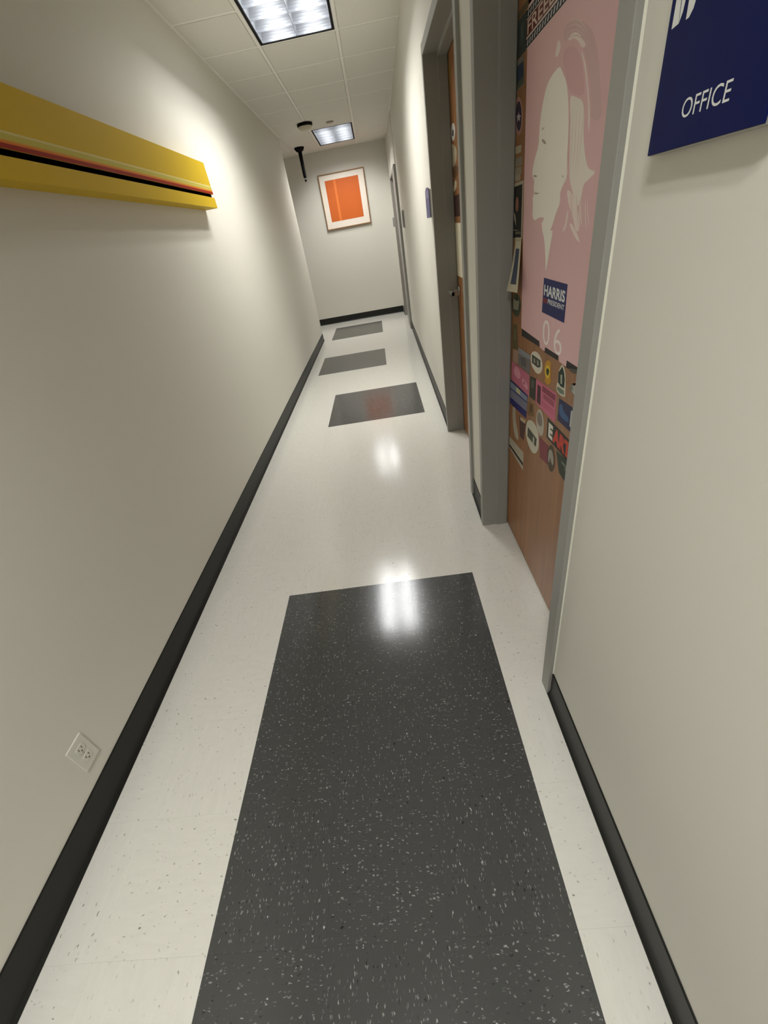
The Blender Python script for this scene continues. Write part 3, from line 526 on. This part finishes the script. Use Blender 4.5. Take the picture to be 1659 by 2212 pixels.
# ================================================================== NEAR DOOR: POSTER, FLYERS, STICKERS
XD = XR+DXP
YM = 1.801
def chaikin(pts, n=2):
    for _ in range(n):
        q = []
        for i in range(len(pts)):
            a, b = pts[i], pts[(i+1) % len(pts)]
            q += [(a[0]*.75+b[0]*.25, a[1]*.75+b[1]*.25), (a[0]*.25+b[0]*.75, a[1]*.25+b[1]*.75)]
        pts = q
    return pts
for k in ('oval1', 'yellow', 'yellow_in', 'yellow_f', 'circ', 'circ_i', 'oval2', 'gov', 'oval3_i', 'green2_i', 'face', 'hair', 'strand1', 'strand2', 'strand3', 'strand4', 'strand5', 'strand6', 'shade1', 'shade2', 'eye', 'brow', 'pink1_a', 'pink1_b', 'pink1_c', 'photo_face', 'blue2_s', 'g_oval', 'g_cat', 'g_curl', 'g_brown', 'g_yellow', 'scrap1', 'shield'):
    I[k] = chaikin(I[k], 1 if k in ('face', 'shield') else 2)
def cl(pts, ym=None): return [(min(p[0], ym or YM), p[1]) for p in pts]
def prt(name, pts, lvl, m_, root, xd=XD): # flat print lying on its sheet
    x = xd-.0006-.00018*lvl
    return MB().add([(x, a, b) for a, b in cl(pts, YM if xd == XD else 9)], [tuple(range(len(pts)))]).build(name, m_, root)
def ctr(pts): return (XD, sum(p[0] for p in pts)/len(pts), min(p[1] for p in pts))
def sheet(name, key, label, cat, rgb, group=None, pts=None, part='backing', th=.0005, rough=.45, lift=0.0):
    pts = cl(pts or I[key]); t = thing(name, label, cat, ctr(pts), group)
    MB().prism(pts, 'x', XD-.0001-th-lift, XD-.0001).build(part, ink(key, rgb, rough), t); return t
def quadpr(name, key, lvl, rgb, root, pts=None): return prt(name, pts or I[key], lvl, ink(key, rgb), root)
def letters(txt, quad, lvl, rgb, root, bold=0.0, nm='lettering'):
    return text_mesh(txt, quad, XD-.0006-.00018*lvl, 0, bold).build(nm, ink(nm+txt.replace(' ', '').lower(), rgb), root)
GS = 'stickers on the near door'

# pink portrait poster
P0, P1, PB, PT = .945, 1.686, 1.026, 2.02
t = thing('poster', 'large pink poster with a pale long-haired profile taped on the near door', 'poster', (XD, (P0+P1)/2, PB))
edge = [(P1-.012, PB+.006)]+I['scal1'][:0]
pts = [(P0, PB-.004), (1.225, PB-.004), (1.226, 1.003), (1.279, 1.004), (1.288, PB-.006), (1.405, PB-.006), (1.409, 1.005), (1.455, 1.008), (1.462, PB), (1.668, PB+.006), (1.692, 1.485), (1.703, 1.777), (1.706, PT), (P0, PT)]
PINK = mat('ink_poster_pink', (226, 186, 186), .5, spec=.2, noise=.05, nscale=5)
MB().prism(pts, 'x', XD-.0006, XD-.0002).build('sheet', PINK, t)
for k in ('bar1', 'bar2', 'bar3'):
    q = I[k]; z0 = min(p[1] for p in q)-.002; y0 = min(p[0] for p in q); y1 = max(p[0] for p in q)
    MB().prism([(y0, z0+.002), (y1, z0), (y1, z0+.026), (y0, z0+.026)], 'x', XD-.0003, XD-.0001).build('black_margin', ink('poster_black', (44, 40, 42)), t)
prt('dark_hair_shade', I['shade1'], .5, ink('sh1', (214, 178, 177)), t); prt('rosy_shade', I['shade2'], .6, ink('sh2', (219, 174, 175)), t)
prt('pale_face', I['face'], 1, ink('face', (246, 241, 228)), t); prt('pale_hair', I['hair'], 1.2, ink('hair', (238, 228, 216)), t)
for k in range(1, 7): prt('hair_strand', I['strand%d' % k], 1.5, ink('strand', (240, 222, 214)), t)
def stroke(path, wd, lvl, m_):
    L_, R_ = [], []; n = len(path)
    for i, p in enumerate(path):
        a, b = path[max(0, i-1)], path[min(n-1, i+1)]; d = Vector((b[0]-a[0], b[1]-a[1])).normalized()
        q = wd*math.sin(math.pi*(i+.35)/(n-.3)); L_.append((p[0]-d.y*q, p[1]+d.x*q)); R_.append((p[0]+d.y*q, p[1]-d.x*q))
    prt('hair_strand', L_+R_[::-1], lvl, m_, t)
HL, HD = ink('strand', (240, 222, 214)), ink('strand_dark', (222, 196, 188))
rs = random.Random(3)
for k in range(9):      # wisps of hair falling behind the neck
    y, z = 1.30-.013*k, 1.425-.003*k; dy, dz = -.010-.004*rs.random(), -.022-.006*rs.random(); c = .008*(rs.random()-.3)
    stroke([(y+dy*i*.6+c*math.sin(i*.8), z+dz*i*.62) for i in range(5)], .0022, 1.6, HL if k % 3 else HD)
for k in range(5):      # darker strands inside the pale hair
    y = 1.335-.017*k
    stroke([(y+.004*math.sin(i*.7+k), 1.585-.004*k-.024*i) for i in range(6)], .0013, 1.7, HD)
for k in range(4):      # strands over the crown
    stroke([(1.41-.028*i-.006*k, 1.742-.010*k-.0024*i*i) for i in range(6)], .0012, 1.7, HD)
for k in ('eye', 'brow', 'lip', 'nostril', 'earmark'): prt('face_mark', I[k], 2, ink('mark', (176, 160, 150)), t)
letters('0', [(1.4396, 1.100), (1.3772, 1.104), (1.3690, 1.030), (1.4290, 1.024)], 2, (246, 234, 230), t, -.005, 'numeral')
letters('6', [(1.3437, 1.095), (1.2767, 1.097), (1.2650, 1.022), (1.3259, 1.018)], 2, (246, 234, 230), t, -.005, 'numeral')

# campaign sticker on the poster
q = I['harris']; t = thing('campaign_sticker', 'dark blue HARRIS sticker on the lower part of the pink poster', 'sticker', ctr(q))
MB().prism([(1.453, 1.2181), (1.2674, 1.2165), (1.2674, 1.1175), (1.453, 1.1195)], 'x', XD-.0014, XD-.0007).build('backing', ink('navyst', (32, 38, 96)), t)
letters('HARRIS', [(1.444, 1.2005), (1.276, 1.1995), (1.276, 1.1690), (1.444, 1.1700)], 5, (226, 226, 224), t, .03)
prt('red_block', [(1.448, 1.163), (1.412, 1.163), (1.412, 1.149), (1.448, 1.149)], 5, ink('redb', (120, 34, 50)), t)
letters('PRESIDENT', [(1.407, 1.1640), (1.275, 1.1630), (1.275, 1.1490), (1.407, 1.1500)], 5, (214, 214, 214), t, .02)

# FREEDOM banner across the top of the poster
t = thing('banner_strip', 'banner lettered FREEDOM in red with black striped borders above the pink poster', 'banner', (XD, 1.4, 1.778))
BZ = dict(lo=(1.778, 1.798), mid=(1.798, 1.835), hi=(1.835, 1.854))
MB().box(XD-.0013, XD-.0008, 1.17, 1.712, 1.778, 1.854).build('strip', ink('banner_white', (214, 202, 192)), t)
for nm in ('lo', 'hi'):
    z0, z1 = BZ[nm]; x = XD-.0015
    MB().box(XD-.0016, XD-.0013, 1.17, 1.712, z0+.001, z1-.002).build('border', ink('banner_black', (26, 26, 34)), t)
    for k in range(26):
        y = 1.705-k*.0205
        if y < 1.18: break
        MB().add([(XD-.0018, y, z0+.004), (XD-.0018, y-.009, z0+.004), (XD-.0018, y-.015, z1-.005), (XD-.0018, y-.007, z1-.005)], [(0, 1, 2, 3)]).build('border_chip', ink('banner_chip', (206, 204, 208)), t)
MB().box(XD-.0016, XD-.0013, 1.17, 1.711, 1.8005, 1.8335).build('red_field', ink('banner_red', (104, 44, 42)), t)
letters('FREEDOM', [(1.703, 1.8310), (1.345, 1.8310), (1.345, 1.8030), (1.703, 1.8030)], 7, (214, 196, 182), t, .01)

# top left corner
t = sheet('photo_card', 'slate', 'dark slate photo print left of the FREEDOM banner', 'picture', (58, 64, 62), pts=[(1.80, 1.858), (1.716, 1.856), (1.713, 1.778), (1.80, 1.778)])
prt('pale_smudge', [(1.772, 1.838), (1.748, 1.842), (1.742, 1.81), (1.764, 1.796)], 1, ink('smudge', (78, 86, 84)), t)
t = sheet('photo_card', 'photo_blue', 'small photo print of blue evening sky under the slate print', 'picture', (126, 120, 112), pts=[(1.80, 1.775), (1.737, 1.776), (1.724, 1.710), (1.80, 1.708)])
prt('blue_sky', [(1.80, 1.764), (1.737, 1.762), (1.729, 1.729), (1.80, 1.727)], 1, ink('bsky', (44, 58, 78)), t)
prt('green_ground', [(1.80, 1.727), (1.729, 1.729), (1.726, 1.713), (1.80, 1.711)], 1, ink('ggr', (80, 84, 72)), t)
t = sheet('note_card', 'gold', 'olive brown paper strip above the slate print', 'paper', (96, 84, 58), pts=[(1.80, 1.874), (1.676, 1.872), (1.66, 1.860), (1.80, 1.860)])
# round star emblem
def lean(pts, k=1.0): return pts
t = sheet('emblem_sticker', 'star_o', 'round dark sticker with a white star left of the pale face', 'sticker', (176, 132, 122), GS)
prt('dark_field', I['star_i'], 1, ink('stari', (52, 42, 62)), t); prt('white_star', I['star_s'], 2, ink('stars', (188, 180, 180)), t)
for i, (k, lb) in enumerate((('tab1', 'pale paper tab, topmost of the four in a column'), ('tab2', 'widest pale paper tab, second from top of the column'), ('tab3', 'pale paper tab, third from top of the column'), ('tab4', 'pale paper tab, lowest of the column above the framed photo'))):
    sheet('paper_tab', k, lb, 'paper', ((176, 168, 142), (146, 138, 122), (152, 144, 126), (168, 160, 138))[i], 'paper tabs on the near door')
# photo flyer of a person in a dark suit
t = sheet('photo_flyer', 'photo_w', 'narrow flyer with photo of a person in dark suit left of the poster', 'flyer', (182, 172, 150), pts=[(1.80, 1.479), (1.700, 1.480), (1.694, 1.318), (1.80, 1.318)])
prt('dark_picture', [(1.80, 1.470), (1.709, 1.471), (1.709, 1.343), (1.80, 1.346)], 1, ink('pd', (34, 32, 28)), t)
prt('face', I['photo_face'], 2, ink('pf', (150, 104, 84)), t); prt('shirt_collar', I['photo_collar'], 2.2, ink('pc', (196, 190, 170)), t)
prt('caption_band', [(1.80, 1.343), (1.706, 1.3435), (1.709, 1.320), (1.80, 1.320)], 1.4, ink('pb', (22, 24, 22)), t)
prt('caption', I['photo_bt'], 2, ink('pbt', (110, 104, 84)), t)
# flyer that curls away from the door
t = thing('curled_flyer', 'white flyer with a dark blue picture curling out from the near door', 'flyer', (XD, 1.70, 1.15))
def curl(u, v, d=0.0):   # u across 0..1 from far to near, v down 0..1
    k = v*v*.6+v*.4
    x = XD-.002-.034*k-d; ya = 1.765-.012*k; yb = 1.700-.086*k
    return (x, ya*(1-u)+yb*u, 1.322-.166*v+.008*u*v)
def curled(name, u0, u1, v0, v1, d, th, m_):
    b = MB(); n = 10; vs = []
    for i in range(n+1):
        v = v0+(v1-v0)*i/n
        vs += [curl(u0, v, d), curl(u1, v, d), curl(u1, v, d-th), curl(u0, v, d-th)]
    fs = [(4*i+j, 4*i+(j+1) % 4, 4*i+4+(j+1) % 4, 4*i+4+j) for i in range(n) for j in range(4)]+[(0, 1, 2, 3), (4*n, 4*n+1, 4*n+2, 4*n+3)]
    b.add(vs, fs); return b.build(name, m_, t)
curled('sheet', 0, 1, 0, 1, 0, .0005, ink('flyerw', (206, 198, 172)))
curled('blue_picture', .24, .80, .20, .86, .0004, .0003, mat('ink_flyer_blue', (54, 66, 92), .4, noise=.1, nscale=20))
MB().box(XD-.0030, XD-.0022, 1.700, 1.765, 1.307, 1.323).build('tape', ink('tape', (186, 178, 150)), t)
# highway oval under it
t = sheet('oval_sticker', 'gov', 'dark green oval sticker with pale centre below the curled flyer', 'sticker', (66, 74, 58), GS)
prt('pale_centre', I['gov_i'], 1, ink('govi', (150, 148, 128)), t)
prt('dark_top', [I['gov_i'][0], I['gov_i'][1], (1.722, 1.118), (1.765, 1.120)], 1.4, ink('govk', (38, 40, 34)), t)
t = sheet('long_sticker', 'olive', 'tall faded olive sticker left of the poster bottom', 'sticker', (98, 88, 56), GS)
prt('faded_lettering', I['olive_t'], 1, ink('olt', (120, 112, 84)), t)
t = sheet('square_sticker', 'beige', 'small beige pink square sticker above the pink script one', 'sticker', (168, 138, 118), GS, pts=[(1.765, .930), (1.6947, .9425), (1.6971, .887), (1.765, .881)])
t = sheet('picture_sticker', 'slatecard', 'greyish blue picture sticker left of the white oval', 'sticker', (118, 114, 112), GS)
prt('sky_band', I['slatecard_t'], 1, ink('sct', (138, 142, 146)), t)
prt('dark_figures', [(1.665, .925), (1.60, .935), (1.585, .902), (1.65, .897)], 1, ink('scd', (96, 92, 90)), t)
t = sheet('oval_sticker', 'oval1', 'white oval sticker with a dark picture under the pink poster', 'sticker', (214, 208, 190), GS)
prt('dark_picture', I['oval1_i'], 1, ink('ov1', (62, 64, 54)), t)
prt('pale_marks', [(1.512, .958), (1.497, .961), (1.488, .946), (1.508, .943)], 2, ink('ov1m', (150, 148, 132)), t)
prt('pale_marks', [(1.476, .962), (1.458, .960), (1.452, .946), (1.470, .944)], 2, ink('ov1m', (150, 148, 132)), t)
t = sheet('crest_sticker', 'yellow', 'yellow crest sticker with a small dark green figure', 'sticker', (196, 142, 38), GS)
prt('yellow_field', I['yellow_in'], 1, ink('yin', (218, 190, 52)), t); prt('green_figure', I['yellow_f'], 2, ink('yf', (44, 56, 24)), t)
t = sheet('arrowhead_sticker', 'shield', 'pointed dark green sticker with white edge and numeral bar', 'sticker', (204, 200, 180), GS)
prt('green_field', I['shield_g'], 1, ink('shg', (26, 48, 38)), t); prt('pale_bar', I['shield_n'], 2, ink('shn', (170, 176, 160)), t); prt('lower_band', I['shield_b'], 1, ink('shb', (112, 124, 106)), t)
t = sheet('dark_sticker', 'darkcard', 'small dark sticker under the poster corner by the near jamb', 'sticker', (88, 82, 76), GS)
t = sheet('script_sticker', 'pink1', 'pink sticker with pale script loops at the far edge', 'sticker', (192, 108, 132), GS)
for k in ('pink1_a', 'pink1_b'): prt('pale_script', I[k], 1, ink('p1', (216, 150, 166)), t)
prt('loop_hole', I['pink1_c'], 2, ink('p1c', (176, 84, 116)), t)
t = sheet('landscape_sticker', 'blue1', 'blue banded sticker with a pale yellow block below the pink script', 'sticker', (34, 32, 104), GS)
prt('sky_band', I['blue1_a'], 1, ink('b1a', (128, 140, 160)), t); prt('cloud_band', I['blue1_b'], 1, ink('b1b', (122, 122, 142)), t); prt('yellow_block', I['blue1_y'], 2, ink('b1y', (196, 190, 140)), t)
t = sheet('dark_sticker', 'darkst', 'narrow upright black and green sticker between two pink ones', 'sticker', (52, 52, 40), GS)
prt('grey_panel', I['darkst_i'], 1, ink('dsi', (92, 90, 80)), t)
t = sheet('lettered_sticker', 'pink2', 'pink sticker with dark block letters and a black silhouette strip', 'sticker', (202, 108, 134), GS)
prt('silhouette_strip', I['pink2_k'], 1, ink('p2k', (72, 34, 44)), t); prt('letter_block', I['pink2_t1'], 1, ink('p2t', (140, 62, 82)), t)
prt('letter_block', I['pink2_t2'], 1, ink('p2u', (158, 78, 98)), t); prt('text_line', I['pink2_l1'], 1, ink('p2l', (170, 84, 106)), t); prt('text_line', I['pink2_l2'], 1, ink('p2l', (170, 84, 106)), t)
t = sheet('small_sticker', 'gold2', 'small golden brown sticker above the larger white oval', 'sticker', (122, 92, 52), GS)
prt('brown_oval', I['gold2_i'], 1, ink('g2', (92, 66, 32)), t)
t = sheet('script_sticker', 'blue2', 'navy sticker with light blue script by the near jamb', 'sticker', (42, 44, 82), GS)
prt('blue_script', I['blue2_s'], 1, ink('b2s', (62, 96, 142)), t); prt('white_print', I['blue2_w'], 1, ink('b2w', (192, 192, 196)), t)
t = sheet('lettered_sticker', 'earth', 'black sticker lettered EARTH in white and red', 'sticker', (40, 40, 34), GS, pts=[(1.3354, .799), (.985, .799), (.985, .727), (1.3324, .727)])
letters('E', [(1.322, .7885), (1.2810, .7885), (1.2790, .736), (1.3180, .736)], 1, (222, 220, 206), t, .06)
letters('ARTH', [(1.277, .790), (1.085, .790), (1.085, .736), (1.277, .736)], 1, (200, 68, 50), t, .06)
t = sheet('round_sticker', 'circ', 'small pale oval sticker with a grey face, above the EARTH sticker end', 'sticker', (186, 178, 162), GS)
prt('grey_face', I['circ_i'], 1, ink('ci', (132, 122, 110)), t)
t = sheet('oval_sticker', 'oval2', 'larger white oval sticker with a dark diamond picture, lowest oval', 'sticker', (204, 200, 180), GS)
prt('dark_picture', I['oval2_i'], 1, ink('ov2', (72, 72, 58)), t); 
prt('pale_bar', [(1.470, .668), (1.452, .668), (1.452, .642), (1.470, .642)], 2, ink('ov2m', (180, 178, 160)), t)
t = sheet('plain_sticker', 'magenta', 'plain dull magenta sticker below the EARTH sticker', 'sticker', (130, 62, 70), GS)
t = sheet('oval_sticker', 'oval3', 'dark oval sticker with a pale grey animal shape', 'sticker', (84, 68, 52), GS)
prt('pale_shape', I['oval3_i'], 1, ink('ov3', (158, 154, 142)), t)
t = sheet('round_sticker', 'green2', 'dark green round sticker at the bottom by the near jamb', 'sticker', (50, 62, 50), GS, pts=I['green2'][:1]+[(1.07, .735), (1.075, .69), (1.115, .66)]+I['green2'][3:])
prt('pale_marks', I['green2_i'], 1, ink('gr2', (110, 118, 106)), t)
t = sheet('bumper_sticker', 'card', 'white rectangular sticker with a black line, lowest on the door', 'sticker', (178, 170, 150), GS)
prt('black_line', I['card_k'], 1, ink('ck', (34, 30, 24)), t)
t = sheet('torn_sticker', 'scrap1', 'torn white sticker scrap above the lowest white sticker', 'sticker', (176, 166, 146), GS)
t = sheet('small_sticker', 'scrap2', 'small brown and purple sticker beside the larger white oval', 'sticker', (86, 58, 54), GS)
prt('pale_edge', I['scrap2_i'], 1, ink('sc2', (190, 168, 140)), t)

# ================================================================== SECOND DOOR: THINGS STUCK ON IT
XD2 = XR+.006+DXP; YM2 = 3.096
def sh2(name, key, label, cat, rgb, pts=None):
    pts = [(min(p[0]*XD2/.515, YM2), p[1]) for p in (pts or I[key])]
    t = thing(name, label, cat, (XD2, pts[0][0], min(p[1] for p in pts)), 'things stuck on the second door')
    MB().prism(pts, 'x', XD2-.0008, XD2-.0001).build('backing', ink(key, rgb), t); return t
sh2('paper_scrap', 'g_yellow', 'yellowish scrap high on the second door', 'paper', (150, 116, 54))
t = sh2('oval_sticker', 'g_oval', 'white oval sticker on the second door', 'sticker', (222, 222, 220))
MB().add([(XD2-.0011, a*XD2/.515, b) for a, b in I['g_oval_i']], [tuple(range(len(I['g_oval_i'])))]).build('dark_print', ink('goi', (84, 80, 90)), t)
sh2('paper_cutout', 'g_cat', 'pale animal-shaped paper cutout on the second door', 'paper', (186, 174, 150))
sh2('paper_cutout', 'g_brown', 'brown paper cutout below the pale animal shape', 'paper', (104, 74, 50))
sh2('paper_cutout', 'g_curl', 'white curl-shaped paper cutout on the second door', 'paper', (214, 206, 184))
t = sh2('photo_card', 'g_photo', 'dark reddish photo print above the white sheet on second door', 'picture', (66, 42, 38))
t = sh2('paper_sheet', 'g_paper', 'white paper sheet above the lever of the second door', 'paper', (224, 216, 192))
